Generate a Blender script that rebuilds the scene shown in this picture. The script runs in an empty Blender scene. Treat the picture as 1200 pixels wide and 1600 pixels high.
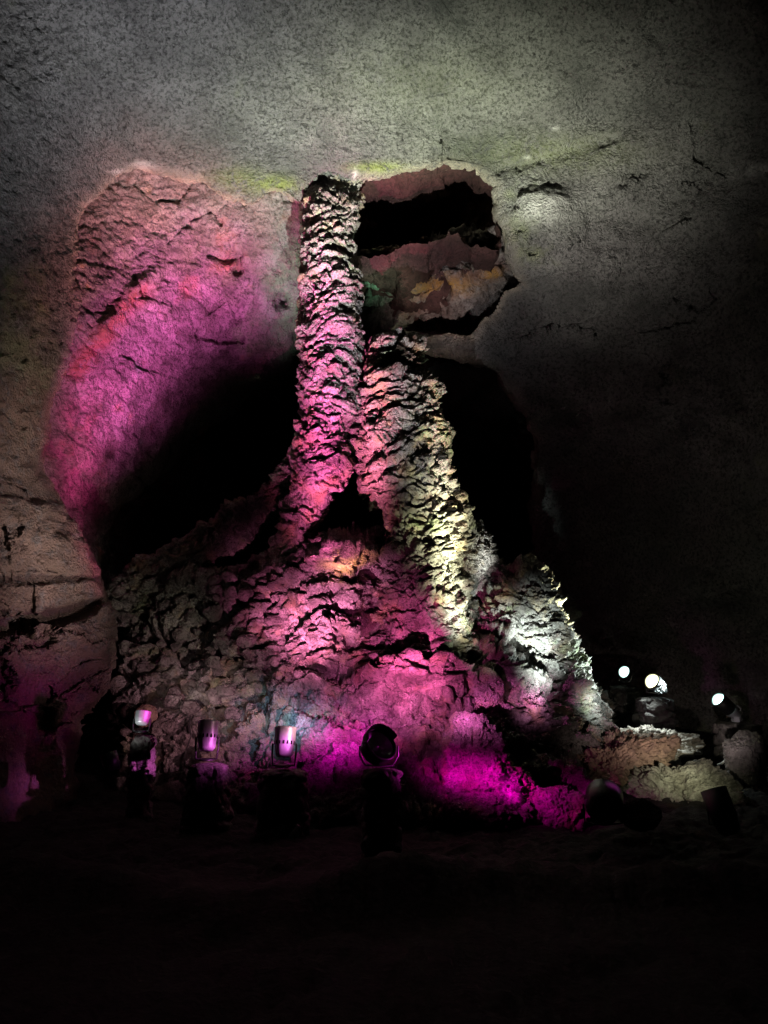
import bpy, math, random
import numpy as np
from mathutils import Vector, Matrix

# ------------------------------------------------------------------ camera, world, exposure
SC = bpy.context.scene
COL = SC.collection
F = 1209.0                      # focal length in pixels of the 1200 x 1600 photograph
PITCH = math.radians(10.0)
CAMZ = 1.5
cam_d = bpy.data.cameras.new('camera')
cam_d.sensor_fit = 'VERTICAL'
cam_d.sensor_height = 36.0
cam_d.sensor_width = 27.0
cam_d.lens = 36.0 * F / 1600.0
cam_d.clip_start = 0.05
cam_d.clip_end = 300
cam = bpy.data.objects.new('camera', cam_d)
COL.objects.link(cam)
cam.location = (0, 0, CAMZ)
cam.rotation_euler = (math.pi / 2 + PITCH, 0, 0)
SC.camera = cam

world = bpy.data.worlds.new('World')
SC.world = world
world.use_nodes = True
world.node_tree.nodes['Background'].inputs['Color'].default_value = (0, 0, 0, 1)
world.node_tree.nodes['Background'].inputs['Strength'].default_value = 0.0
SC.view_settings.view_transform = 'Standard'
SC.view_settings.look = 'None'
SC.view_settings.exposure = 0.0
SC.view_settings.gamma = 1.0
SC.cycles.max_bounces = 3
SC.cycles.diffuse_bounces = 1
SC.cycles.glossy_bounces = 2
SC.cycles.use_denoising = True
SC.cycles.denoising_prefilter = 'NONE'
SC.cycles.sample_clamp_indirect = 2.0

CP, SP = math.cos(PITCH), math.sin(PITCH)


def P(x, y, Y):
    """world point on the ray of photo pixel (x, y) at world depth Y"""
    dx, dy = (x - 600.0) / F, (800.0 - y) / F
    wy = CP - SP * dy
    t = Y / wy
    return Vector((dx * t, Y, CAMZ + (SP + CP * dy) * t))


def mpp(x, y, Y):
    """metres per photo pixel there"""
    dy = (800.0 - y) / F
    return Y / (CP - SP * dy) / F


# ------------------------------------------------------------------ the floodlights' beams
# each beam leaves the lamp named; aim = photo pixel + depth it points at; the beam fades like a real
# reflector's, from its axis outwards (spread in degrees across and along, mottle of the lens)
# (lamp, aim px, aim py, aim depth, colour, watts, spread across, spread up, mottle)
BEAMS = [
    # neutral-green wash up to the vault
    ('drum', 630, 205, 9.6, (0.90, 1.0, 0.74), 9500, 13, 6.5, 0.25),
    ('drum', 330, 150, 8.8, (0.90, 0.93, 1.0), 3700, 20, 10, 0.2),
    ('drum', 910, 295, 9.8, (1.0, 0.94, 0.84), 2600, 7.5, 7, 0.3),
    ('drum', 590, 280, 10.5, (1.0, 0.03, 0.30), 600, 2.2, 1.4, 0.2),
    # magenta / violet can on the left passage roof
    ('magenta_can', 310, 455, 10.3, (1.0, 0.18, 0.70), 7600, 7.5, 4.5, 0.6),
    ('magenta_can', 200, 580, 10.2, (1.0, 0.16, 0.66), 5000, 5, 6, 0.6),
    ('magenta_can', 270, 335, 9.8, (1.0, 0.40, 0.38), 6800, 8.5, 4.5, 0.4),
    ('magenta_can', 110, 640, 10.0, (1.0, 0.06, 0.36), 2200, 4, 7, 0.5),
    ('magenta_can', 450, 440, 10.7, (0.55, 1.0, 0.62), 2200, 2.2, 5, 0.3),
    ('far_yellow', 600, 465, 10.6, (0.62, 1.0, 0.70), 3600, 3.2, 3, 0.4),
    # pink can on the shaft
    ('pink_can', 518, 510, 9.6, (1.0, 0.13, 0.56), 5000, 2.9, 7, 0.5),
    ('pink_can', 515, 390, 9.8, (1.0, 0.10, 0.48), 4800, 2.6, 3.5, 0.5),
    ('pink_can', 515, 690, 9.6, (1.0, 0.16, 0.48), 2800, 5, 6, 0.5),
    ('pink_can', 545, 862, 9.0, (1.0, 0.40, 0.16), 2300, 3.4, 1.6, 0.3),
    ('pink_can', 480, 965, 9.0, (1.0, 0.24, 0.54), 1700, 9, 6, 0.7),
    ('pink_can', 605, 610, 9.6, (1.0, 0.22, 0.40), 5600, 2.4, 6, 0.5),
    # near drum light, deep magenta on the foot of the mound
    ('drum', 790, 1235, 7.4, (1.0, 0.0, 0.60), 430, 13, 5, 0.5),
    ('drum', 650, 1030, 8.4, (1.0, 0.13, 0.46), 1250, 9, 8, 0.7),
    ('drum', 800, 1110, 8.4, (0.95, 0.16, 0.66), 420, 8, 5, 0.6),
    ('drum', 330, 1150, 8.2, (1.0, 0.50, 0.52), 160, 13, 4, 0.5),
    ('drum', 520, 1160, 7.9, (0.95, 0.0, 0.66), 360, 12, 6, 0.4),
    ('drum', 380, 1172, 6.8, (0.95, 0.16, 0.85), 420, 4.2, 3, 0.0),
    # silver can: grey light on the slope, bluish patch
    ('wash_can', 330, 1085, 8.8, (1.0, 0.76, 0.76), 100, 13, 5, 0.6),
    ('pink_can', 455, 1132, 8.0, (0.36, 0.62, 1.0), 170, 14, 8, 0.4),
    ('pink_can', 560, 1150, 7.9, (0.95, 0.06, 0.66), 90, 14, 9, 0.4),
    ('magenta_can', 320, 1130, 8.4, (1.0, 0.50, 0.62), 38, 18, 9, 0.5),
    ('low_drum', 770, 1235, 7.2, (0.95, 0.0, 0.62), 260, 4.5, 3, 0.3),
    # the lit lamps at the right
    ('far_white', 830, 960, 9.6, (0.80, 1.0, 0.97), 1800, 9, 9, 0.2),
    ('far_yellow', 720, 830, 9.6, (0.93, 1.0, 0.58), 3800, 6, 6, 0.3),
    ('side_white', 900, 1040, 9.4, (0.80, 1.0, 0.97), 1600, 9, 8, 0.2),
    ('far_yellow', 1010, 1150, 9.3, (0.90, 1.0, 0.97), 110, 30, 20, 0.2),
    # low black lamps in the foreground, right
    ('low_drum', 675, 805, 9.3, (0.92, 1.0, 0.64), 9000, 3.0, 5.5, 0.5),
    ('low_drum', 690, 930, 9.2, (0.90, 1.0, 0.85), 2600, 3, 2.5, 0.5),
    ('low_drum', 600, 460, 10.8, (0.55, 1.0, 0.66), 900, 2.5, 3, 0.3),
    ('low_drum', 830, 980, 9.4, (0.82, 1.0, 0.95), 4200, 3.8, 3.6, 0.5),
    ('low_drum', 668, 630, 9.4, (1.0, 0.50, 0.55), 1700, 2.2, 7, 0.4),
    ('wall_lamp', 222, 1133, 7.25, (0.92, 1.0, 1.0), 9, 16, 12, 0.0),
    ('low_lamp', 602, 1195, 6.1, (0.95, 0.03, 0.72), 420, 1.8, 2.6, 0.0),
    ('low_lamp', 1150, 1145, 9.6, (1.0, 0.86, 0.88), 130, 3, 3, 0.0),
    ('low_drum', 748, 862, 9.4, (0.88, 0.96, 0.90), 2600, 1.7, 2.2, 0.3),
    ('low_lamp', 765, 950, 9.4, (0.84, 0.98, 0.92), 2000, 2.0, 2.6, 0.5),
    ('low_lamp', 915, 1085, 9.3, (0.80, 1.0, 0.97), 1500, 2.2, 3.0, 0.5),
    ('low_lamp', 700, 495, 11.0, (1.0, 0.84, 0.80), 2300, 3.0, 2.6, 0.4),
    ('drum', 320, 1085, 8.8, (1.0, 0.52, 0.66), 260, 11, 7, 0.7),
    ('drum', 255, 985, 9.4, (0.86, 0.86, 0.66), 190, 7, 5, 0.7),
    ('drum', 600, 1105, 8.1, (1.0, 0.20, 0.60), 330, 16, 7, 0.7),
    ('low_drum', 835, 1090, 8.5, (0.95, 0.36, 0.72), 700, 4, 3, 0.6),
    ('pink_can', 540, 930, 8.9, (1.0, 0.28, 0.60), 750, 8, 6, 0.7),
    ('low_lamp', 1065, 1215, 8.0, (0.90, 0.95, 0.62), 150, 8, 5, 0.2),
    ('low_lamp', 1000, 1150, 8.8, (1.0, 0.78, 0.72), 130, 11, 5, 0.3),
    # grazing warm lamp for the left wall
    ('drum', 60, 790, 8.2, (1.0, 0.78, 0.78), 800, 7, 11, 0.5),
    ('wall_lamp', 90, 760, 8.4, (1.0, 0.78, 0.70), 240, 13, 13, 0.3),
    ('low_lamp', 1010, 620, 11.0, (1.0, 0.80, 0.78), 70, 14, 7, 0.7),
    ('magenta_can', 30, 1040, 8.0, (0.85, 0.03, 0.55), 60, 12, 13, 0.2),
]

# beam number: (starts to cut, fully cut) degrees below its axis
LOW_CUTS = {0: (3.5, 9.5), 1: (9.0, 18.0)}

# ------------------------------------------------------------------ numpy noise
def _hash(ix, iy, iz, seed):
    h = (ix.astype(np.uint32) * np.uint32(374761393) + iy.astype(np.uint32) * np.uint32(668265263)
         + iz.astype(np.uint32) * np.uint32(2147483647 - 58839) + np.uint32((seed * 2654435761) % 4294967296))
    h = (h ^ (h >> np.uint32(13))) * np.uint32(1274126177)
    h = (h ^ (h >> np.uint32(16))) * np.uint32(2246822519)
    h = h ^ (h >> np.uint32(13))
    return (h & np.uint32(0xFFFFFF)).astype(np.float32) / np.float32(0xFFFFFF)


def vnoise(p, seed=0):
    """smooth value noise -1..1"""
    p = p.astype(np.float32)
    i = np.floor(p).astype(np.int32)
    f = p - i
    u = f * f * f * (f * (f * 6 - 15) + 10)
    x, y, z = i[:, 0], i[:, 1], i[:, 2]
    def L(a, b, t): return a + (b - a) * t
    c = [_hash(x + a, y + b, z + d, seed) for d in (0, 1) for b in (0, 1) for a in (0, 1)]
    a0 = L(L(c[0], c[1], u[:, 0]), L(c[2], c[3], u[:, 0]), u[:, 1])
    a1 = L(L(c[4], c[5], u[:, 0]), L(c[6], c[7], u[:, 0]), u[:, 1])
    return L(a0, a1, u[:, 2]) * 2 - 1


def fbm(p, octaves=4, seed=0, gain=0.5, lac=2.03):
    out, amp, tot = np.zeros(len(p), np.float32), 1.0, 0.0
    q = p.astype(np.float32)
    for k in range(octaves):
        out += amp * vnoise(q, seed + k * 17)
        tot += amp
        amp *= gain
        q = q * lac + 11.3
    return out / tot


def ridged(p, octaves=4, seed=0, gain=0.5):
    out, amp, tot = np.zeros(len(p), np.float32), 1.0, 0.0
    q = p.astype(np.float32)
    for k in range(octaves):
        n = 1 - np.abs(vnoise(q, seed + k * 29)) * 1.6
        out += amp * n
        tot += amp
        amp *= gain
        q = q * 2.07 + 5.7
    return out / tot


def worley(p, seed=0):
    """F1, F2, value of the nearest cell"""
    p = p.astype(np.float32)
    i = np.floor(p).astype(np.int32)
    f1 = np.full(len(p), 9.0, np.float32)
    f2 = np.full(len(p), 9.0, np.float32)
    val = np.zeros(len(p), np.float32)
    for dx in (-1, 0, 1):
        for dy in (-1, 0, 1):
            for dz in (-1, 0, 1):
                cx, cy, cz = i[:, 0] + dx, i[:, 1] + dy, i[:, 2] + dz
                q = np.stack([cx + _hash(cx, cy, cz, seed), cy + _hash(cx, cy, cz, seed + 1),
                              cz + _hash(cx, cy, cz, seed + 2)], 1)
                d = np.sqrt(((q - p) ** 2).sum(1))
                near = d < f1
                f2 = np.where(near, f1, np.minimum(f2, d))
                val = np.where(near, _hash(cx, cy, cz, seed + 3), val)
                f1 = np.where(near, d, f1)
    return f1, f2, val


def sstep(a, b, x):
    t = np.clip((x - a) / (b - a), 0, 1)
    return t * t * (3 - 2 * t)


def sc3(p, sx, sy, sz):
    return p * np.array([sx, sy, sz], np.float32)


def warp(p, s, amt, seed):
    q = p * s
    w = np.stack([fbm(q, 3, seed), fbm(q + 31.7, 3, seed + 5), fbm(q + 77.1, 3, seed + 9)], 1)
    return p + w * amt


# displacement recipes: metres along the normal -------------------------------------------------
def d_crust(p, amp=1.0, seed=3, tilt=0.0, fold_amp=1.0, chunk=0.035):
    """clinkery lava: draped folds along the slope (dz/dx = tilt), ledges that tuck in, crinkled skin"""
    k = tilt(p) if callable(tilt) else tilt
    nrm = np.sqrt(1 + np.square(k))
    w = warp(p, 1.3, 0.30, seed)
    s_ = (w[:, 2] - k * w[:, 0]) / nrm
    t_ = (w[:, 0] + k * w[:, 2]) / nrm
    q = np.stack([t_ * 1.25, w[:, 1] * 1.25, s_ * 4.3], 1)
    fold = billow(q, 4, seed + 30, 0.48)
    n1 = fbm(sc3(w, 1.5, 1.5, 2.2), 4, seed + 1)
    t = s_ * 3.7 + 2.0 * n1 + 0.9 * fbm(sc3(p, 3.4, 3.4, 3.4), 3, seed + 40)
    saw = t - np.floor(t)
    shelf = sstep(0, 1, np.where(saw < 0.78, saw / 0.78, (1 - saw) / 0.22))       # belly out, then tuck in
    m = sstep(-0.2, 0.45, fbm(sc3(p, 1.7, 1.7, 2.2), 3, seed + 60))
    qc = np.stack([t_, w[:, 1], s_], 1)
    crink = billow(sc3(warp(qc, 6.0, 0.10, seed + 37), 6.5, 6.5, 11), 5, seed + 35, 0.66)
    ck = ridged(sc3(warp(qc, 3.0, 0.16, seed + 51), 2.6, 2.6, 5.5), 2, seed + 50)
    f1, f2, v = worley(sc3(warp(p, 3.5, 0.16, seed + 2), 5.2, 5.2, 7.0), seed + 8)
    ch = (v - 0.5) - 0.6 * np.clip(1 - (f2 - f1) / 0.22, 0, 1)
    rm = 0.40 + 1.0 * sstep(-0.35, 0.4, fbm(p * 1.25 + 5.0, 3, seed + 77))
    chunk = chunk * rm
    return amp * (0.16 * n1 + chunk * 2 * ch + fold_amp * 0.24 * (fold - 0.3) + 0.085 * (shelf - 0.5) * (0.15 + 0.85 * m)
                  + 0.095 * rm * (crink - 0.35) - 0.06 * sstep(0.72, 0.95, ck) + 0.014 * fbm(p * 36, 2, seed + 90))


def billow(p, octaves=4, seed=0, gain=0.5):
    """round lumps between sharp creases"""
    out, amp, tot = np.zeros(len(p), np.float32), 1.0, 0.0
    q = p.astype(np.float32)
    for k in range(octaves):
        out += amp * np.abs(vnoise(q, seed + k * 23)) ** 0.8
        tot += amp
        amp *= gain
        q = q * 2.05 + 3.9
    return out / tot


def d_vault(p, seed=5):
    """smooth lava lining with a pimply skin; the wall below is tighter grained"""
    wall = sstep(4.5, 3.2, p[:, 2]) * sstep(-1.5, -2.6, p[:, 0])
    g = 1 - 0.35 * wall
    rgt = sstep(1.2, 2.4, p[:, 0])
    g = g * (1 - 0.5 * rgt)
    dg = np.stack([p[:, 0] * .9 + p[:, 2] * .4, p[:, 1] * .9, p[:, 2] * 2.2 - p[:, 0] * 1.1], 1)
    return (0.15 * fbm(p * 0.7, 3, seed) + 0.05 * fbm(dg, 3, seed + 41) + rgt * (0.22 * fbm(sc3(p, .8, .8, 1.6), 4, seed + 44) - .06 * sstep(.8, .97, ridged(sc3(warp(p, 1, .3, 8), .8, .8, 1.4), 2, seed + 47))) + 0.022 * fbm(p * 4.5, 3, seed + 9)
            + g * (0.036 * fbm(p * 13, 4, seed + 4, gain=0.75) - 0.03 * sstep(.1, .6, vnoise(p * 17, seed + 6)))
            + wall * (0.05 * fbm(sc3(p, 2, 2, 5), 3, seed + 31) + 0.05 * (billow(sc3(warp(p, 2, .2, 3), 3, 3, 6.0), 5, seed + 33, 0.6) - .35)))


def d_block(p, seed=7, amp=1.0):
    """broken country rock: facets, cracks, rough skin"""
    w = warp(p, 2.2, 0.12, seed)
    f1, f2, v = worley(sc3(w, 1.5, 1.5, 2.2), seed + 1)
    g1, g2, gv = worley(sc3(w, 4.2, 4.2, 6.0), seed + 2)
    return amp * (0.16 * (v - 0.5) - 0.07 * np.clip(1 - (f2 - f1) / 0.10, 0, 1)
                  + 0.05 * (gv - 0.5) - 0.03 * np.clip(1 - (g2 - g1) / 0.14, 0, 1)
                  + 0.05 * fbm(p * 3, 4, seed + 3) + 0.018 * fbm(p * 17, 3, seed + 4)
                  + 0.02 * (ridged(p * 7, 3, seed + 12) - .5))


# ------------------------------------------------------------------ mesh helpers
def link_mesh(name, verts, quads, mat, parent=None, smooth=True):
    me = bpy.data.meshes.new(name)
    nv, nf = len(verts), len(quads)
    k = quads.shape[1]
    me.vertices.add(nv)
    me.vertices.foreach_set('co', np.ascontiguousarray(verts, np.float32).ravel())
    me.loops.add(nf * k)
    me.loops.foreach_set('vertex_index', np.ascontiguousarray(quads, np.int32).ravel())
    me.polygons.add(nf)
    me.polygons.foreach_set('loop_start', np.arange(0, nf * k, k, dtype=np.int32))
    if smooth:
        me.polygons.foreach_set('use_smooth', np.ones(nf, bool))
    me.update(calc_edges=True)
    me.validate()
    me.materials.append(mat)
    o = bpy.data.objects.new(name, me)
    COL.objects.link(o)
    if parent:
        o.parent = parent
    return o


def grid_normals(V):
    """V: (h, w, 3)"""
    du = np.gradient(V, axis=1)
    dv = np.gradient(V, axis=0)
    n = np.cross(du, dv)
    n /= np.linalg.norm(n, axis=2, keepdims=True) + 1e-9
    return n


def tps(ctrl):
    c = np.array(ctrl, np.float64)
    xy = c[:, :2] / 300.0
    n = len(c)
    def phi(r2): return np.where(r2 > 1e-12, 0.5 * r2 * np.log(np.maximum(r2, 1e-12)), 0)
    r2 = ((xy[:, None] - xy[None]) ** 2).sum(2)
    A = np.zeros((n + 3, n + 3))
    A[:n, :n] = phi(r2) + np.eye(n) * 2e-3
    A[:n, n] = 1
    A[:n, n + 1:] = xy
    A[n, :n] = 1
    A[n + 1:, :n] = xy.T
    b = np.zeros(n + 3)
    b[:n] = c[:, 2]
    s = np.linalg.solve(A, b)
    def f(x, y):
        sh = np.shape(x)
        q = np.stack([np.ravel(x), np.ravel(y)], 1) / 300.0
        out = np.zeros(len(q))
        for a in range(0, len(q), 40000):
            qq = q[a:a + 40000]
            r = ((qq[:, None] - xy[None]) ** 2).sum(2)
            out[a:a + 40000] = phi(r) @ s[:n] + s[n] + qq @ s[n + 1:]
        return out.reshape(sh)
    return f


def poly_sd(px, py, poly):
    """signed distance (inside > 0) to a closed polygon and the closest point"""
    pts = np.array(poly, np.float32)
    a, b = pts, np.roll(pts, -1, 0)
    q = np.stack([px.ravel(), py.ravel()], 1).astype(np.float32)
    best = np.full(len(q), 1e9, np.float32)
    cx = np.zeros((len(q), 2), np.float32)
    ins = np.zeros(len(q), bool)
    for (ax, ay), (bx, by) in zip(a, b):
        d = np.array([bx - ax, by - ay], np.float32)
        l2 = max(float(d @ d), 1e-9)
        t = np.clip(((q - [ax, ay]) @ d) / l2, 0, 1)
        c = np.stack([ax + t * d[0], ay + t * d[1]], 1)
        r = ((q - c) ** 2).sum(1)
        m = r < best
        best = np.where(m, r, best)
        cx[m] = c[m]
        cond = (ay > q[:, 1]) != (by > q[:, 1])
        if by != ay:
            ins ^= cond & (q[:, 0] < (bx - ax) * (q[:, 1] - ay) / (by - ay) + ax)
    sd = np.sqrt(best) * np.where(ins, 1, -1)
    return sd.reshape(px.shape), cx[:, 0].reshape(px.shape), cx[:, 1].reshape(px.shape)


def rough_poly(poly, seg=9, amp=5, seed=1):
    """densify a traced rock edge and make it ragged"""
    out = []
    n = len(poly)
    for i in range(n):
        (ax, ay), (bx, by) = poly[i], poly[(i + 1) % n]
        L = math.hypot(bx - ax, by - ay)
        k = max(1, min(40, int(L / seg)))
        for j in range(k):
            t = j / k
            out.append((ax + (bx - ax) * t, ay + (by - ay) * t))
    a = np.array(out, np.float32)
    q = np.concatenate([a / 26.0, np.full((len(a), 1), seed * 3.7, np.float32)], 1)
    a[:, 0] += amp * fbm(q, 3, seed)
    a[:, 1] += amp * fbm(q + 40, 3, seed + 3)
    return a.tolist()


def sheet(name, xs, ys, depth, poly, mat, disp, curl=1.0, curl_w=14, hole=None, parent=None, extra=None, rag=5, seed=1, attrs=None):
    """a rock surface: every vertex has its own distance; its rims turn back into the rock"""
    X, Y = np.meshgrid(xs, ys)
    step = float(min(np.diff(xs).min(), np.diff(ys).min()))
    X = X.astype(np.float32); Y = Y.astype(np.float32)
    stepx = np.gradient(X, axis=1); stepy = np.gradient(Y, axis=0)
    lim = np.maximum(stepx, stepy) * 1.5
    sd, cx, cy = poly_sd(X, Y, rough_poly(poly, amp=rag, seed=seed))
    keep = sd > -lim
    out = (sd < 0) & keep
    X = np.where(out, cx, X); Y = np.where(out, cy, Y)
    edge = np.clip(sd, 0, None)
    if hole:
        hd, hx, hy = poly_sd(X, Y, rough_poly(hole, amp=3, seed=seed + 7))
        keep &= hd < lim
        inn = hd > 0
        X = np.where(inn & keep, hx, X); Y = np.where(inn & keep, hy, Y)
        edge = np.minimum(edge, np.clip(-hd, 0, None))
    D = depth(X, Y)
    if extra is not None:
        D = D + extra(X, Y)
    D = D + (curl(X, Y) if callable(curl) else curl) * (1 - np.clip(edge / curl_w, 0, 1)) ** 2
    dx, dy = (X - 600) / F, (800 - Y) / F
    t = D / (CP - SP * dy)
    V = np.stack([dx * t, D, CAMZ + (SP + CP * dy) * t], 2)
    N = grid_normals(V)                                   # du x dv : right x down(px) -> away; flip
    flip = (N[..., 1].mean() > 0)
    if flip:
        N = -N
    d = disp(V.reshape(-1, 3)).reshape(X.shape)
    V = V + N * d[..., None]
    h, w = X.shape
    idx = np.arange(h * w).reshape(h, w)
    ok = keep[:-1, :-1] & keep[1:, :-1] & keep[:-1, 1:] & keep[1:, 1:]
    q = np.stack([idx[:-1, :-1][ok], idx[1:, :-1][ok], idx[1:, 1:][ok], idx[:-1, 1:][ok]], 1)
    used = np.unique(q)
    remap = np.full(h * w, -1, np.int64)
    remap[used] = np.arange(len(used))
    o = link_mesh(name, V.reshape(-1, 3)[used], remap[q], mat, parent)
    for k, f in (attrs or {}).items():
        at = o.data.attributes.new(k, 'FLOAT', 'POINT')
        at.data.foreach_set('value', f(X, Y, edge).ravel()[used].astype(np.float32))
    return o


def tube(name, rows, mat, disp, nz, nt, parent=None, squash=0.9, power=2.2, cap=True):
    """closed rocky column. rows: (py, left px, right px, centre depth, front radius factor)"""
    r = np.array(rows, np.float64)
    s = np.linspace(0, 1, nz)
    src = np.linspace(0, 1, len(r)) if False else (r[:, 0] - r[0, 0]) / (r[-1, 0] - r[0, 0])
    def ip(k):
        return np.interp(s, src, r[:, k])
    def smooth(a):
        k = max(3, nz // 60) | 1
        pad = np.pad(a, k // 2, mode='edge')
        return np.convolve(pad, np.ones(k) / k, 'valid')
    py, lx, rx, dep, sq = (smooth(ip(k)) for k in range(5))
    th = np.linspace(0, 2 * math.pi, nt, endpoint=False)
    dyp = (800 - py) / F
    t = dep / (CP - SP * dyp)
    x0, x1 = (lx - 600) / F * t, (rx - 600) / F * t
    zc = CAMZ + (SP + CP * dyp) * t
    a = (x1 - x0) / 2
    b = a * sq
    if cap:
        c = np.clip(s / 0.045, 0, 1)
        rr = np.sqrt(np.clip(1 - (1 - c) ** 2, 0.0004, 1))
        a = a * rr; b = b * rr
    ct = np.sign(np.cos(th)) * np.abs(np.cos(th)) ** (2 / power)
    st = np.sign(np.sin(th)) * np.abs(np.sin(th)) ** (2 / power)
    V = np.stack([((x0 + x1) / 2)[:, None] + a[:, None] * st[None], dep[:, None] - b[:, None] * ct[None],
                  np.repeat(zc[:, None], nt, 1)], 2)
    W = np.concatenate([V[:, -1:], V, V[:, :1]], 1)
    N = grid_normals(W)[:, 1:-1]
    c0 = np.stack([(x0 + x1) / 2, dep, zc], 1)[:, None]
    if ((V - c0) * N).sum() < 0:
        N = -N
    d = disp(V.reshape(-1, 3)).reshape(nz, nt)
    V = V + N * d[..., None]
    idx = np.arange(nz * nt).reshape(nz, nt)
    j = np.roll(idx, -1, 1)
    q = np.stack([idx[:-1].ravel(), idx[1:].ravel(), j[1:].ravel(), j[:-1].ravel()], 1)
    return link_mesh(name, V.reshape(-1, 3), q, mat, parent)


_ico = {}
def ico(level):
    if level in _ico:
        return _ico[level]
    g = (1 + 5 ** .5) / 2
    v = [(-1, g, 0), (1, g, 0), (-1, -g, 0), (1, -g, 0), (0, -1, g), (0, 1, g), (0, -1, -g), (0, 1, -g),
         (g, 0, -1), (g, 0, 1), (-g, 0, -1), (-g, 0, 1)]
    v = np.array(v, np.float64); v /= np.linalg.norm(v[0])
    f = np.array([(0, 11, 5), (0, 5, 1), (0, 1, 7), (0, 7, 10), (0, 10, 11), (1, 5, 9), (5, 11, 4), (11, 10, 2), (10, 7, 6),
                  (7, 1, 8), (3, 9, 4), (3, 4, 2), (3, 2, 6), (3, 6, 8), (3, 8, 9), (4, 9, 5), (2, 4, 11), (6, 2, 10), (8, 6, 7), (9, 8, 1)])
    for _ in range(level):
        e = np.sort(np.concatenate([f[:, [0, 1]], f[:, [1, 2]], f[:, [2, 0]]]), axis=1)
        u, inv = np.unique(e, axis=0, return_inverse=True)
        inv = inv.ravel()
        m = v[u].mean(1); m /= np.linalg.norm(m, axis=1, keepdims=True)
        n0 = len(v); v = np.concatenate([v, m]); k = len(f)
        a, b, c = inv[:k] + n0, inv[k:2 * k] + n0, inv[2 * k:] + n0
        f = np.concatenate([np.stack([f[:, 0], a, c], 1), np.stack([f[:, 1], b, a], 1), np.stack([f[:, 2], c, b], 1), np.stack([a, b, c], 1)])
    _ico[level] = (v, f)
    return _ico[level]


def rock_verts(level, size, seed, rough=1.0, facets=9):
    """a broken stone: sphere cut by random planes, then roughened; base at z = 0"""
    v, f = ico(level)
    rng = np.random.default_rng(seed)
    r = np.ones(len(v))
    for _ in range(facets):
        n = rng.normal(size=3); n /= np.linalg.norm(n)
        h = rng.uniform(0.62, 0.9)
        c = v @ n
        r = np.minimum(r, np.where(c > 1e-3, h / np.maximum(c, 1e-3), 9))
    p = v * r[:, None] * np.array(size)
    n = v
    m = float(np.mean(size))
    q = p / m + seed * 7.13
    d = 0.10 * fbm(q * 2.2, 4, seed) + 0.05 * (ridged(q * 5, 3, seed + 3) - .5) + 0.03 * fbm(q * 14, 3, seed + 5)
    p = p + n * (d * rough * m)[:, None]
    p[:, 2] -= p[:, 2].min()
    return p, f


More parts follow.
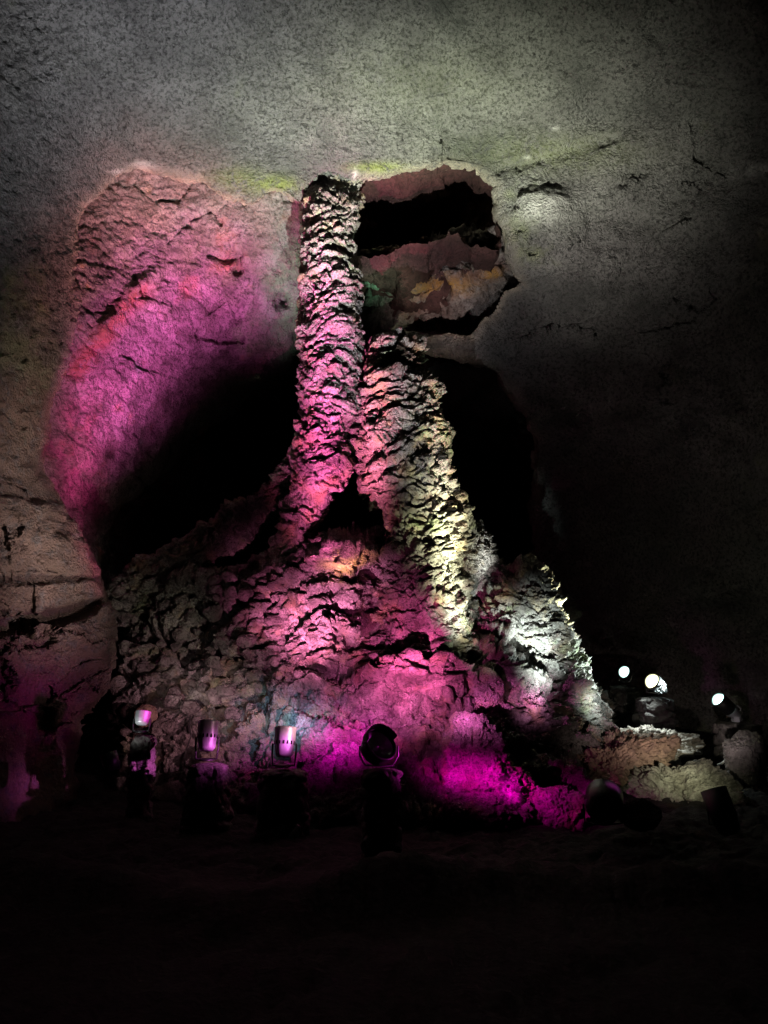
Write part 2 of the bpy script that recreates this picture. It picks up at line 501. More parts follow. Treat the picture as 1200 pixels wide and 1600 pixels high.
# ------------------------------------------------------------------ materials
def mat_rock(name, base, dark, accents=(), grain=18, bump=0.02, fine=70, rough=0.85, spec=0.25, speckle=None, attrs=(), pit=0.7):
    m = bpy.data.materials.new(name)
    m.use_nodes = True
    nt = m.node_tree
    nd, lk = nt.nodes, nt.links
    bs = nd['Principled BSDF']
    bs.inputs['Roughness'].default_value = rough
    bs.inputs['Specular IOR Level'].default_value = spec
    geo = nd.new('ShaderNodeNewGeometry')
    def noise(scale, detail=6, r=0.6, off=0.0):
        n = nd.new('ShaderNodeTexNoise')
        n.inputs['Scale'].default_value = scale
        n.inputs['Detail'].default_value = detail
        n.inputs['Roughness'].default_value = r
        if off:
            a = nd.new('ShaderNodeVectorMath'); a.operation = 'ADD'
            a.inputs[1].default_value = (off, off * .7, off * 1.3)
            lk.new(geo.outputs['Position'], a.inputs[0])
            lk.new(a.outputs[0], n.inputs['Vector'])
        else:
            lk.new(geo.outputs['Position'], n.inputs['Vector'])
        return n
    def ramp(src, lo, hi):
        r = nd.new('ShaderNodeMapRange')
        r.interpolation_type = 'SMOOTHSTEP'
        r.inputs['From Min'].default_value = lo
        r.inputs['From Max'].default_value = hi
        lk.new(src, r.inputs['Value'])
        return r.outputs['Result']
    def mix(fac, a, b):
        x = nd.new('ShaderNodeMix'); x.data_type = 'RGBA'
        lk.new(fac, x.inputs['Factor'])
        if isinstance(a, tuple): x.inputs[6].default_value = (*a, 1)
        else: lk.new(a, x.inputs[6])
        if isinstance(b, tuple): x.inputs[7].default_value = (*b, 1)
        else: lk.new(b, x.inputs[7])
        return x.outputs[2]
    n0 = noise(2.3, 8, 0.65)
    n1 = noise(grain, 5, 0.7, 3.1)
    c = mix(ramp(n0.outputs['Fac'], 0.35, 0.68), dark, base)
    c = mix(ramp(n1.outputs['Fac'], 0.34, 0.56), tuple(x * pit for x in dark), c)
    for k, (col, scale, lo, hi) in enumerate(accents):
        c = mix(ramp(noise(scale, 7, 0.62, 9.7 + 6.1 * k).outputs['Fac'], lo, hi), c, col)
    if speckle:
        col, scale, lo, hi = speckle
        c = mix(ramp(noise(scale, 3, 0.5, 50.3).outputs['Fac'], lo, hi), c, col)
    for an, col in attrs:
        at = nd.new('ShaderNodeAttribute'); at.attribute_name = an
        na = noise(9, 6, 0.7, 21.0)
        mu = nd.new('ShaderNodeMath'); mu.operation = 'MULTIPLY'
        lk.new(at.outputs['Fac'], mu.inputs[0])
        lk.new(ramp(na.outputs['Fac'], 0.30, 0.55), mu.inputs[1])
        c = mix(mu.outputs[0], c, col)
    lk.new(c, bs.inputs['Base Color'])
    nb = noise(grain * 1.3, 6, 0.72, 1.7)
    vb = nd.new('ShaderNodeTexVoronoi')
    vb.inputs['Scale'].default_value = fine * 0.5
    lk.new(geo.outputs['Position'], vb.inputs['Vector'])
    ad = nd.new('ShaderNodeMath'); ad.operation = 'MULTIPLY_ADD'
    lk.new(vb.outputs['Distance'], ad.inputs[0]); ad.inputs[1].default_value = 0.35
    lk.new(nb.outputs['Fac'], ad.inputs[2])
    b1 = nd.new('ShaderNodeBump')
    b1.inputs['Strength'].default_value = 1.0
    b1.inputs['Distance'].default_value = bump
    lk.new(ad.outputs[0], b1.inputs['Height'])
    lk.new(b1.outputs['Normal'], bs.inputs['Normal'])
    return m


def mat_plain(name, col, rough=0.5, metal=0.0, spec=0.5, wear=None):
    m = bpy.data.materials.new(name)
    m.use_nodes = True
    nd, lk = m.node_tree.nodes, m.node_tree.links
    bs = nd['Principled BSDF']
    bs.inputs['Metallic'].default_value = metal
    bs.inputs['Specular IOR Level'].default_value = spec
    n = nd.new('ShaderNodeTexNoise')
    n.inputs['Scale'].default_value = 35
    n.inputs['Detail'].default_value = 6
    g = nd.new('ShaderNodeTexCoord')
    lk.new(g.outputs['Object'], n.inputs['Vector'])
    r = nd.new('ShaderNodeMapRange')
    r.inputs['To Min'].default_value = rough * 0.75
    r.inputs['To Max'].default_value = min(1, rough * 1.3)
    lk.new(n.outputs['Fac'], r.inputs['Value'])
    lk.new(r.outputs['Result'], bs.inputs['Roughness'])
    x = nd.new('ShaderNodeMix'); x.data_type = 'RGBA'
    lk.new(n.outputs['Fac'], x.inputs['Factor'])
    x.inputs[6].default_value = (*[c * 0.8 for c in col], 1)
    x.inputs[7].default_value = (*[min(1, c * 1.15) for c in col], 1)
    lk.new(x.outputs[2], bs.inputs['Base Color'])
    return m


def mat_glow(name, col, strength, r=0.09):
    """lit lamp glass: hottest in the middle, bluish and weaker to the rim"""
    m = bpy.data.materials.new(name)
    m.use_nodes = True
    nd, lk = m.node_tree.nodes, m.node_tree.links
    bs = nd['Principled BSDF']
    bs.inputs['Base Color'].default_value = (*col, 1)
    bs.inputs['Emission Color'].default_value = (*col, 1)
    lw = nd.new('ShaderNodeLayerWeight')
    lw.inputs['Blend'].default_value = 0.35
    mr = nd.new('ShaderNodeMapRange')
    mr.inputs['From Min'].default_value = 0.05
    mr.inputs['From Max'].default_value = 0.62
    mr.inputs['To Min'].default_value = strength
    mr.inputs['To Max'].default_value = 0.12
    lk.new(lw.outputs['Facing'], mr.inputs['Value'])
    lk.new(mr.outputs['Result'], bs.inputs['Emission Strength'])
    return m


OXIDE, LICHEN, LIME, OCHRE = (0.30, 0.10, 0.06), (0.26, 0.34, 0.10), (0.72, 0.70, 0.66), (0.42, 0.22, 0.08)
M = {
    'vault': mat_rock('cave_lining', (0.27, 0.26, 0.25), (0.20, 0.19, 0.185), [((0.12, 0.12, 0.115), 0.8, 0.48, 0.72), ((0.27, 0.29, 0.17), 0.55, 0.62, 0.75), (LIME, 3.2, 0.74, 0.78)], grain=22, bump=0.09, fine=70, pit=0.35, attrs=(('rim', (0.55, 0.47, 0.38)), ('lime', (0.75, 0.72, 0.70)), ('lichen', (0.33, 0.40, 0.07)), ('brown', (0.28, 0.20, 0.15)))),  # dark colour flecks stand in for shading in the lining's fine pits
    'block': mat_rock('broken_rock', (0.31, 0.28, 0.26), (0.18, 0.15, 0.14), [((0.28, 0.15, 0.12), 1.1, 0.56, 0.70), ((0.34, 0.24, 0.14), 1.6, 0.62, 0.74), ((0.18, 0.30, 0.20), 0.9, 0.62, 0.72)], grain=20, bump=0.05, fine=50, pit=0.5, attrs=(('oxide', (0.30, 0.13, 0.10)), ('ochre', (0.45, 0.24, 0.06)), ('green', (0.15, 0.24, 0.17)))),
    'crust': mat_rock('lava_crust', (0.46, 0.43, 0.40), (0.24, 0.21, 0.19), [((0.44, 0.33, 0.20), 2.4, 0.50, 0.72), ((0.32, 0.36, 0.20), 1.9, 0.56, 0.74), ((0.22, 0.15, 0.13), 2.7, 0.54, 0.72)], grain=34, bump=0.045, fine=80, pit=0.55),
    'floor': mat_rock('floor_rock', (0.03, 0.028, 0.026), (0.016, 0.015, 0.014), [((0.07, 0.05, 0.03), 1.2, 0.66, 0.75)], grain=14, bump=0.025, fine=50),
    'red': mat_rock('red_oxide_rock', (0.085, 0.036, 0.034), (0.05, 0.025, 0.022), grain=14, bump=0.04, fine=40),
    'slab': mat_rock('slab_rock', (0.36, 0.34, 0.30), (0.2, 0.18, 0.15), grain=14, bump=0.025, fine=50),
    'stone': mat_rock('pillar_stone', (0.30, 0.27, 0.25), (0.15, 0.13, 0.12), grain=16, bump=0.02, fine=60),
    'orange': mat_rock('orange_stone', (0.42, 0.29, 0.20), (0.28, 0.19, 0.15), grain=14, bump=0.02, fine=50),
    'black': mat_plain('black_paint', (0.012, 0.012, 0.013), 0.45),
    'steel': mat_plain('brushed_steel', (0.55, 0.55, 0.57), 0.42, 0.35),
    'slot': mat_plain('slot_black', (0.004, 0.004, 0.004), 0.9),
    'cable': mat_plain('cable_rubber', (0.015, 0.014, 0.014), 0.7),
    'strip': mat_plain('white_strip', (0.8, 0.8, 0.76), 0.5),
    'glass': mat_plain('lamp_glass', (0.05, 0.04, 0.05), 0.06, 0.0, 1.0),
    'mirror': mat_plain('reflector_metal', (0.8, 0.8, 0.8), 0.35, 1.0),
}
M['clear'] = bpy.data.materials.new('clear_glass')
M['clear'].use_nodes = True
_n, _l = M['clear'].node_tree.nodes, M['clear'].node_tree.links
_t, _g, _m = _n.new('ShaderNodeBsdfTransparent'), _n.new('ShaderNodeBsdfGlossy'), _n.new('ShaderNodeMixShader')
_g.inputs['Roughness'].default_value = 0.03
_m.inputs['Fac'].default_value = 0.12
_l.new(_t.outputs[0], _m.inputs[1]); _l.new(_g.outputs[0], _m.inputs[2])
_l.new(_m.outputs[0], _n['Material Output'].inputs['Surface'])


def tag(o, label=None, cat=None, group=None, kind=None):
    kind = kind or 'thing'
    for k, v in (('label', label), ('category', cat), ('group', group), ('kind', kind)):
        if v: o[k] = v
    return o


def empty(name, loc, rot=(0, 0, 0)):
    o = bpy.data.objects.new(name, None)
    COL.objects.link(o)
    o.location = loc
    o.rotation_euler = rot
    o.empty_display_size = 0.1
    return o


# ------------------------------------------------------------------ THE SETTING
# 1. vault: ceiling, left wall, right face, in one lining
A_CTRL = [(600, -700, 3.6), (-300, -700, 3.2), (1500, -700, 3.2),
          (600, -300, 6.2), (0, -300, 5.6), (1200, -300, 5.7), (-400, -200, 4.6), (1600, -200, 4.8),
          (600, 0, 8.2), (250, 0, 7.7), (0, 0, 7.1), (900, 0, 8.0), (1200, 0, 7.2),
          (600, 150, 9.2), (300, 150, 8.7), (0, 200, 7.3), (900, 170, 9.0), (1200, 200, 8.2), (1500, 200, 6.5),
          (600, 260, 9.75), (470, 320, 9.8), (350, 300, 9.6), (220, 260, 9.2), (120, 330, 8.8), (110, 450, 8.7), (0, 400, 7.5), (-250, 400, 5.9),
          (115, 560, 8.8), (75, 700, 8.7), (0, 650, 7.8), (-250, 700, 5.6), (100, 800, 8.6), (0, 900, 7.6), (140, 880, 8.7), (170, 1000, 8.7), (60, 1000, 8.0), (180, 1080, 8.8), (120, 1140, 8.4),
          (0, 1150, 7.5), (60, 1300, 7.7), (-250, 1100, 5.5), (-250, 1500, 5.2), (-550, 900, 3.6), (-550, 300, 3.8),
          (700, 255, 9.8), (790, 320, 9.9), (790, 400, 10.1), (900, 300, 9.6), (900, 430, 10.2), (1050, 300, 9.2), (1200, 400, 8.8),
          (1050, 500, 10.0), (900, 540, 11.0), (820, 560, 11.5), (740, 545, 11.35), (790, 480, 11.1), (660, 540, 11.5), (1200, 600, 9.4), (1000, 700, 11.4), (860, 750, 13.0), (1200, 850, 10.2), (1000, 950, 12.4), (860, 1000, 14.0),
          (1200, 1050, 10.8), (1500, 900, 7.2), (1500, 500, 6.6), (1700, 1000, 5.6), (1200, 1250, 10.2), (1000, 1200, 12.6)]
fA = tps(A_CTRL)
LIP = [(-700, 1600), (-700, -760), (1900, -760), (1900, 1260), (820, 1260), (835, 1000), (826, 800), (832, 680), (800, 606), (762, 566), (700, 552), (640, 552),
       (650, 530), (732, 516), (765, 492), (786, 462), (812, 440), (806, 420), (794, 385), (782, 348), (772, 330), (770, 296), (742, 268), (700, 262),
       (640, 270), (582, 280), (540, 298), (470, 334), (430, 308), (400, 322), (345, 316), (330, 292), (262, 276), (215, 263),
       (170, 290), (136, 320), (122, 372), (120, 440), (126, 500), (114, 560), (94, 620), (76, 690), (72, 740), (100, 790),
       (140, 868), (152, 900), (186, 960), (186, 1062), (130, 1134), (110, 1300), (100, 1600)]


def gline(X, Y, pts, w, depth):
    """groove (depth > 0 pushes away) along a polyline in the traced layout"""
    out = np.full(X.shape, 1e9, np.float32)
    for (ax, ay), (bx, by) in zip(pts[:-1], pts[1:]):
        dx, dy = bx - ax, by - ay
        t = np.clip(((X - ax) * dx + (Y - ay) * dy) / (dx * dx + dy * dy), 0, 1)
        out = np.minimum(out, np.hypot(X - ax - t * dx, Y - ay - t * dy))
    return depth * np.exp(-(out / w) ** 2)


def blob(X, Y, x, y, rx, ry, d):
    r = ((X - x) / rx) ** 2 + ((Y - y) / ry) ** 2
    return d * np.exp(-r)


def A_extra(X, Y):
    L1 = 905 + 0 * X
    L2 = np.interp(X, [-400, 0, 60, 120, 190], [1000, 985, 975, 955, 930])
    L3 = np.interp(X, [-400, 60, 110, 190], [1120, 1100, 1075, 1030])
    wl = sstep(230, 190, X)
    e = -wl * (0.07 * sstep(0, 6, Y - L1) + 0.16 * sstep(0, 8, Y - L2) + 0.06 * sstep(0, 5, Y - L3))
    e += wl * 0.06 * (np.exp(-((Y - L1 + 3) / 4) ** 2) + np.exp(-((Y - L2 + 4) / 6) ** 2))
    e += gline(X, Y, [(50, 905), (52, 985)], 2.5, 0.06) + gline(X, Y, [(12, 830), (14, 905)], 2.5, 0.06) + gline(X, Y, [(80, 1080), (75, 1140)], 4, 0.08)
    e += gline(X, Y, [(-60, 985), (60, 975), (120, 955), (175, 935)], 6, 0.13)
    e += gline(X, Y, [(100, 1075), (140, 1050), (186, 1035)], 3, 0.05)
    e += gline(X, Y, [(-20, 620), (10, 640), (40, 665)], 5, 0.05)
    e += gline(X, Y, [(-20, 770), (25, 765), (60, 785)], 5, 0.05)
    e += gline(X, Y, [(-20, 552), (30, 545), (40, 560)], 4, 0.06)
    e += gline(X, Y, [(695, 215), (697, 262)], 2.5, 0.12)
    e += gline(X, Y, [(782, 262), (830, 255), (900, 232), (960, 215)], 7, 0.05)
    e += gline(X, Y, [(812, 440), (850, 428), (890, 424), (960, 400)], 3, 0.10)
    e += gline(X, Y, [(1085, 190), (1090, 245), (1140, 270)], 4, 0.05)
    e += gline(X, Y, [(890, 330), (893, 365), (860, 385)], 3, 0.06)
    e += gline(X, Y, [(980, 395), (965, 440), (920, 480)], 3, 0.06)
    e += gline(X, Y, [(860, 520), (1000, 470), (1120, 420)], 5, 0.03)
    e -= blob(X, Y, 850, 330, 45, 30, 0.10)
    # plates spalled off the face: small steps in depth
    q = np.stack([X.ravel() / 120, Y.ravel() / 95, np.zeros(X.size)], 1)
    f1, f2, v = worley(warp(q, 1.6, 0.35, 3), 12)
    face = (sstep(760, 860, X) * sstep(225, 300, Y)).ravel() + (sstep(560, 640, Y) * sstep(250, 150, X)).ravel()
    e += ((v - 0.5) * 0.07 * face).reshape(X.shape)
    return e


def axis(*seg):
    """stretched spacing: (start, stop, step) runs"""
    out = []
    for a, b, s in seg:
        out.append(np.arange(a, b, s))
    out.append(np.array([seg[-1][1]]))
    return np.concatenate(out).astype(np.float32)


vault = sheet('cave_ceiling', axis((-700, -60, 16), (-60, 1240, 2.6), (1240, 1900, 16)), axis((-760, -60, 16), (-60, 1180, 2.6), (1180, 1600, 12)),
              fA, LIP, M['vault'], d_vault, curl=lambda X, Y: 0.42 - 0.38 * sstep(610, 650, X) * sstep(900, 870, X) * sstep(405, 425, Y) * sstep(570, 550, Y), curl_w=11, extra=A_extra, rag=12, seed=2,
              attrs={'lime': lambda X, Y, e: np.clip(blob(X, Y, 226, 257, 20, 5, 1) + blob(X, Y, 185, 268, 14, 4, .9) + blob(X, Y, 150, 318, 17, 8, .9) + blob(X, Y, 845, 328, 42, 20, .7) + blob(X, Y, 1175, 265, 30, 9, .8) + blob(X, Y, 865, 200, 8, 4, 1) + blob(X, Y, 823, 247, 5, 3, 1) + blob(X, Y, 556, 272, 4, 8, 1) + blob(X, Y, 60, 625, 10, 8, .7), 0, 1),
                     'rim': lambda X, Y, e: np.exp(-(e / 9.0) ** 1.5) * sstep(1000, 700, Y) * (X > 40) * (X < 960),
                     'lichen': lambda X, Y, e: 0.65 * (blob(X, Y, 432, 290, 34, 14, 1) + blob(X, Y, 590, 262, 40, 9, 1) + 0.5 * blob(X, Y, 370, 280, 40, 20, 1) + 0.12 * blob(X, Y, 660, 130, 160, 60, 1) + 0.3 * blob(X, Y, 850, 240, 140, 30, 1)),
                     'brown': lambda X, Y, e: 0.8 * sstep(560, 640, Y) * sstep(260, 160, X) + 0.5 * blob(X, Y, 45, 600, 50, 70, 1)})
tag(vault, kind='structure')

# 2. inner wall: roof of the left passage, rock behind the shaft, ledges under the upper opening
B_CTRL = [(20, 200, 9.9), (130, 330, 9.25), (215, 265, 9.55), (350, 300, 9.9), (470, 335, 10.1), (560, 275, 10.1), (125, 440, 9.0), (125, 500, 9.05), (105, 600, 9.25), (75, 700, 9.3),
          (90, 790, 9.5), (140, 880, 9.6), (160, 960, 9.8), (205, 455, 9.1), (172, 512, 9.2), (235, 440, 9.6), (205, 530, 9.9), (300, 380, 9.8), (400, 360, 10.0), (300, 480, 10.3), (240, 600, 10.5), (150, 680, 9.75), (110, 740, 9.45),
          (400, 430, 10.5), (450, 470, 10.9), (390, 510, 11.1), (340, 590, 11.7), (440, 560, 11.9), (240, 720, 11.6), (180, 800, 11.0), (340, 700, 14.0), (430, 640, 14.0), (300, 820, 14.5),
          (250, 900, 16.0), (430, 800, 19.0), (550, 400, 10.5), (620, 395, 10.4), (700, 385, 10.15), (785, 385, 10.2), (900, 430, 10.9), (600, 470, 10.9), (700, 470, 10.9), (800, 460, 11.0),
          (600, 545, 12.0), (730, 548, 11.9), (480, 560, 12.4), (680, 300, 10.2), (900, 250, 10.2), (850, 500, 11.8)]
gB = tps(B_CTRL)


def fB(X, Y):
    """the inner wall never comes out in front of the vault lining"""
    a, b = gB(X, Y), fA(X, Y) + 0.22 - 2.0 * sstep(400, 450, Y) * sstep(560, 620, X)
    k = 0.2
    return np.maximum(a, b) + k * np.exp(-np.abs(a - b) / k) * 0.5

B_POLY = [(30, 200), (880, 200), (880, 440), (800, 470), (772, 500), (745, 520), (732, 548), (640, 549), (560, 536), (500, 548), (470, 560), (470, 900), (300, 960), (100, 980), (40, 780), (40, 600)]
HOLE = [(546, 270), (562, 248), (620, 232), (700, 238), (752, 240), (790, 270), (800, 330), (796, 350), (730, 354), (692, 366), (660, 370), (655, 386), (600, 386), (543, 390)]


def B_extra(X, Y):
    e = np.zeros(X.shape, np.float32)
    # stepped ledges right of the shaft
    r = sstep(530, 560, X) * sstep(930, 850, X)
    sl = (X - 560) * -0.12
    for y0, d in ((392, 0.10), (418, 0.20), (447, 0.12), (482, 0.10), (520, 0.14)):
        wob = 7 * np.sin(X / 23.0 + y0) + 4 * np.sin(X / 9.0 + y0 * 2)
        e += r * d * sstep(0, 7, (Y - sl * 0.9 + wob) - y0)
    e += r * gline(X, Y, [(555, 430), (600, 420), (640, 408)], 3.5, 0.35)
    e += gline(X, Y, [(655, 388), (670, 372), (700, 372)], 3, 0.15)
    # cracks of the left roof
    e += gline(X, Y, [(310, 525), (345, 535), (380, 532)], 3, 0.12)
    e += gline(X, Y, [(300, 525), (310, 500), (350, 470)], 2, 0.05)
    e += gline(X, Y, [(262, 380), (300, 345), (330, 330), (345, 350)], 3, 0.08)
    e += gline(X, Y, [(330, 400), (350, 408), (375, 402), (372, 425)], 5, 0.14)
    e += blob(X, Y, 440, 470, 14, 12, 0.3)
    e -= gline(X, Y, [(160, 520), (180, 490), (205, 455), (240, 430)], 9, 0.10)
    return e


def B_disp(p):
    w = warp(p, 2.5, 0.12, 61)
    f1, f2, v = worley(np.stack([w[:, 0] * 2.0 + w[:, 2] * .5, w[:, 1] * 1.5, w[:, 2] * 7.0 - w[:, 0] * 1.2], 1), 62)
    st = (0.20 * (v - .5) - 0.10 * np.clip(1 - (f2 - f1) / 0.12, 0, 1)) * sstep(-.6, -.2, p[:, 0])
    return st + d_block(p, 7, 0.40) + 0.11 * (billow(sc3(warp(p, 3, .12, 77), 3.4, 3.4, 4.4), 5, 78, 0.62) - .35) + 0.02 * fbm(p * 24, 3, 5)


inner = sheet('cave_wall', axis((30, 960, 2.4)), axis((200, 620, 2.4), (620, 980, 4)), fB, B_POLY, M['block'], B_disp,
              curl=lambda X, Y: 0.12 + 1.5 * np.maximum(sstep(480, 440, X), sstep(532, 545, Y) * sstep(745, 725, X)), curl_w=16, hole=HOLE, extra=B_extra, rag=5, seed=5,
              attrs={'oxide': lambda X, Y, e: np.clip(gline(X, Y, [(120, 580), (165, 520), (190, 485), (222, 455)], 16, 1.0) + gline(X, Y, [(555, 388), (640, 396)], 7, .6) + gline(X, Y, [(600, 440), (700, 440), (780, 415)], 14, .6) + blob(X, Y, 355, 415, 22, 12, 1) + blob(X, Y, 640, 480, 60, 20, .6), 0, 1),
                     'ochre': lambda X, Y, e: blob(X, Y, 690, 445, 50, 14, 1) + blob(X, Y, 770, 425, 16, 8, 1),
                     'green': lambda X, Y, e: np.clip(blob(X, Y, 450, 480, 45, 120, 1) + blob(X, Y, 580, 440, 40, 60, 1), 0, 1)})
tag(inner, kind='structure')

# 3. upper passage behind the opening: the rim run back into the rock
def passage():
    hp = np.array(rough_poly([(540, 310), (552, 285), (580, 272), (640, 262), (700, 252), (745, 256), (776, 285), (788, 345), (775, 395), (655, 405), (540, 405)], seg=3, amp=3, seed=12), np.float64)
    c = hp.mean(0)
    n = len(hp); rows = 60
    V = np.zeros((rows, n, 3))
    for i in range(rows):
        k = i / (rows - 1)
        d = 10.0 + 5.0 * k
        s = 1.0
        for j in range(n):
            x, y = c + (hp[j] - c) * s
            y2 = y
            q = P(x, y2, 10.25)
            V[i, j] = (q.x * (1 + .02 * k), d, q.z - 0.35 * k + 0.10 * math.sin(k * 9 + j * 0.09))
    W = np.concatenate([V[:, -1:], V, V[:, :1]], 1)
    N = grid_normals(W)[:, 1:-1]
    d = d_block(V.reshape(-1, 3), 31, 0.9).reshape(rows, n)
    V = V + N * d[..., None]
    idx = np.arange(rows * n).reshape(rows, n)
    j = np.roll(idx, -1, 1)
    q = np.stack([idx[:-1].ravel(), idx[1:].ravel(), j[1:].ravel(), j[:-1].ravel()], 1)
    o = link_mesh('upper_passage', V.reshape(-1, 3), q, M['red'])
    tag(o, kind='structure')


passage()

# 4. the lava tube running on behind
def tunnel():
    nt, ns = 160, 120
    th = np.linspace(-0.15 * math.pi, 1.15 * math.pi, nt)
    yy = np.linspace(11.5, 34, ns)
    V = np.zeros((ns, nt, 3))
    for i, y in enumerate(yy):
        k = (y - 11.5) / 22.5
        rx, rz = 8.5 - 4.5 * min(1, k * 1.6), 8.0 - 4.0 * min(1, k * 1.6)
        V[i, :, 0] = 0.6 + 1.5 * k + rx * np.cos(th)
        V[i, :, 1] = y
        V[i, :, 2] = 0.2 + rz * np.sin(th) * 0.9
    N = -np.stack([np.cos(th)[None].repeat(ns, 0), np.zeros((ns, nt)), np.sin(th)[None].repeat(ns, 0)], 2)
    V = V + N * (3.0 * d_block(V.reshape(-1, 3) * 0.6, 41)).reshape(ns, nt)[..., None]
    idx = np.arange(ns * nt).reshape(ns, nt)
    q = np.stack([idx[:-1, :-1].ravel(), idx[1:, :-1].ravel(), idx[1:, 1:].ravel(), idx[:-1, 1:].ravel()], 1)
    o = link_mesh('tunnel', V.reshape(-1, 3), q, M['vault'])
    tag(o, kind='structure')


tunnel()

# 5. floor
def floor_z(x, y):
    x = np.asarray(x, np.float64); y = np.asarray(y, np.float64)
    z = 0.05 * (y - 7.5) * sstep(7.0, 9.0, y) + 0.10 * sstep(1.5, 4.5, x) * sstep(6.5, 9, y)
    z = np.minimum(z, 0.55)
    z = z + 0.22 * np.exp(-((y - 5.1 - 0.25 * np.sin(x * 1.7)) / 0.32) ** 2) * (0.75 + 0.25 * np.sin(x * 2.9 + 1))
    return z


xs = axis((-9, -4.2, 0.15), (-4.2, 6.0, 0.025), (6.0, 10, 0.15))
ys = axis((-3, 5.6, 0.12), (5.6, 13.0, 0.028), (13.0, 34, 0.3))
FX, FY = np.meshgrid(xs, ys)
FZ = floor_z(FX, FY)
fp = np.stack([FX.ravel(), FY.ravel(), FZ.ravel()], 1)
rot = np.stack([fp[:, 0] * 0.8 + fp[:, 1] * 0.6, -fp[:, 0] * 0.6 + fp[:, 1] * 0.8, fp[:, 2]], 1)
fd = 0.05 * fbm(fp * 1.1, 4, 71) + 0.05 * (ridged(sc3(warp(rot, 1.5, .25, 4), 1.1, 5.0, 1), 4, 72) - .5) + 0.02 * fbm(fp * 11, 3, 74) + d_block(fp, 76, 0.25)
fp[:, 2] += fd
h, w = FX.shape
idx = np.arange(h * w).reshape(h, w)
fq = np.stack([idx[:-1, :-1].ravel(), idx[:-1, 1:].ravel(), idx[1:, 1:].ravel(), idx[1:, :-1].ravel()], 1)
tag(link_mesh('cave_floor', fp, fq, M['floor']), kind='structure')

# ------------------------------------------------------------------ THE LAVA COLUMN
column = empty('lava_column', (0.0, 9.6, 0.1))
tag(column, 'tall crusted lava column rising from a broad mound to the cave roof', 'rock column')


def keep_world(o):
    o.parent = column
    o.matrix_parent_inverse = Matrix.Translation(-Vector(column.location))
    return o


def shaft_disp(p):
    return d_crust(p, 0.82, 3, tilt=0.35, fold_amp=0.45, chunk=0.045)


shaft = tube('shaft', [(250, 494, 566, 10.45, 1.0), (290, 490, 562, 10.2, 1.0), (320, 482, 560, 9.98, 1.0), (345, 477, 558, 9.88, 1.0), (380, 473, 548, 9.8, 1.0), (420, 469, 556, 9.75, 1.0), (480, 470, 563, 9.7, 1.0), (540, 472, 566, 9.65, 1.0),
                       (600, 469, 562, 9.6, 1.0), (660, 471, 556, 9.55, 1.0), (700, 463, 552, 9.5, 1.0), (735, 456, 545, 9.45, 1.0), (765, 452, 520, 9.4, 1.0), (790, 446, 506, 9.4, 1.0), (830, 436, 494, 9.4, 1.0), (930, 420, 490, 9.5, 1.0)],
             M['crust'], shaft_disp, 520, 250)
keep_world(shaft)
spire = tube('spire', [(524, 585, 648, 9.75, 0.9), (548, 574, 657, 9.7, 0.9), (588, 568, 660, 9.65, 0.9), (602, 567, 686, 9.6, 0.85), (640, 564, 691, 9.55, 0.8), (690, 560, 694, 9.5, 0.8), (712, 566, 702, 9.45, 0.8), (740, 556, 710, 9.4, 0.8), (775, 562, 720, 9.4, 0.8),
                       (805, 590, 728, 9.35, 0.85), (850, 600, 726, 9.3, 0.9), (900, 600, 716, 9.25, 0.95), (950, 590, 730, 9.2, 1.0), (1020, 580, 740, 9.2, 1.0)],
             M['crust'], lambda p: d_crust(p, 0.95, 13, tilt=lambda q: 0.25 + 0.5 * sstep(5.2, 4.2, q[:, 2]), fold_amp=0.75, chunk=0.05), 460, 330)
keep_world(spire)
butt = tube('left_buttress', [(668, 466, 500, 9.8, 1.0), (700, 448, 492, 9.8, 1.0), (740, 425, 480, 9.8, 1.0), (780, 392, 456, 9.85, 0.8), (810, 345, 428, 9.95, 0.6), (840, 285, 395, 10.0, 0.5), (870, 225, 350, 10.0, 0.5), (905, 185, 300, 10.0, 0.5), (980, 165, 280, 10.0, 0.5)],
            M['crust'], lambda p: d_crust(p, 0.8, 23, tilt=1.0), 300, 520)
keep_world(butt)
lobe = tube('right_lobe', [(872, 795, 832, 9.65, 0.8), (900, 772, 860, 9.6, 0.8), (930, 752, 876, 9.6, 0.8), (960, 744, 886, 9.55, 0.8), (1000, 742, 890, 9.5, 0.8), (1050, 770, 914, 9.45, 0.75), (1100, 780, 944, 9.4, 0.7), (1150, 790, 956, 9.4, 0.65), (1200, 800, 962, 9.4, 0.6)],
            M['crust'], lambda p: d_crust(p, 1.0, 33, tilt=-0.35), 330, 420)
keep_world(lobe)

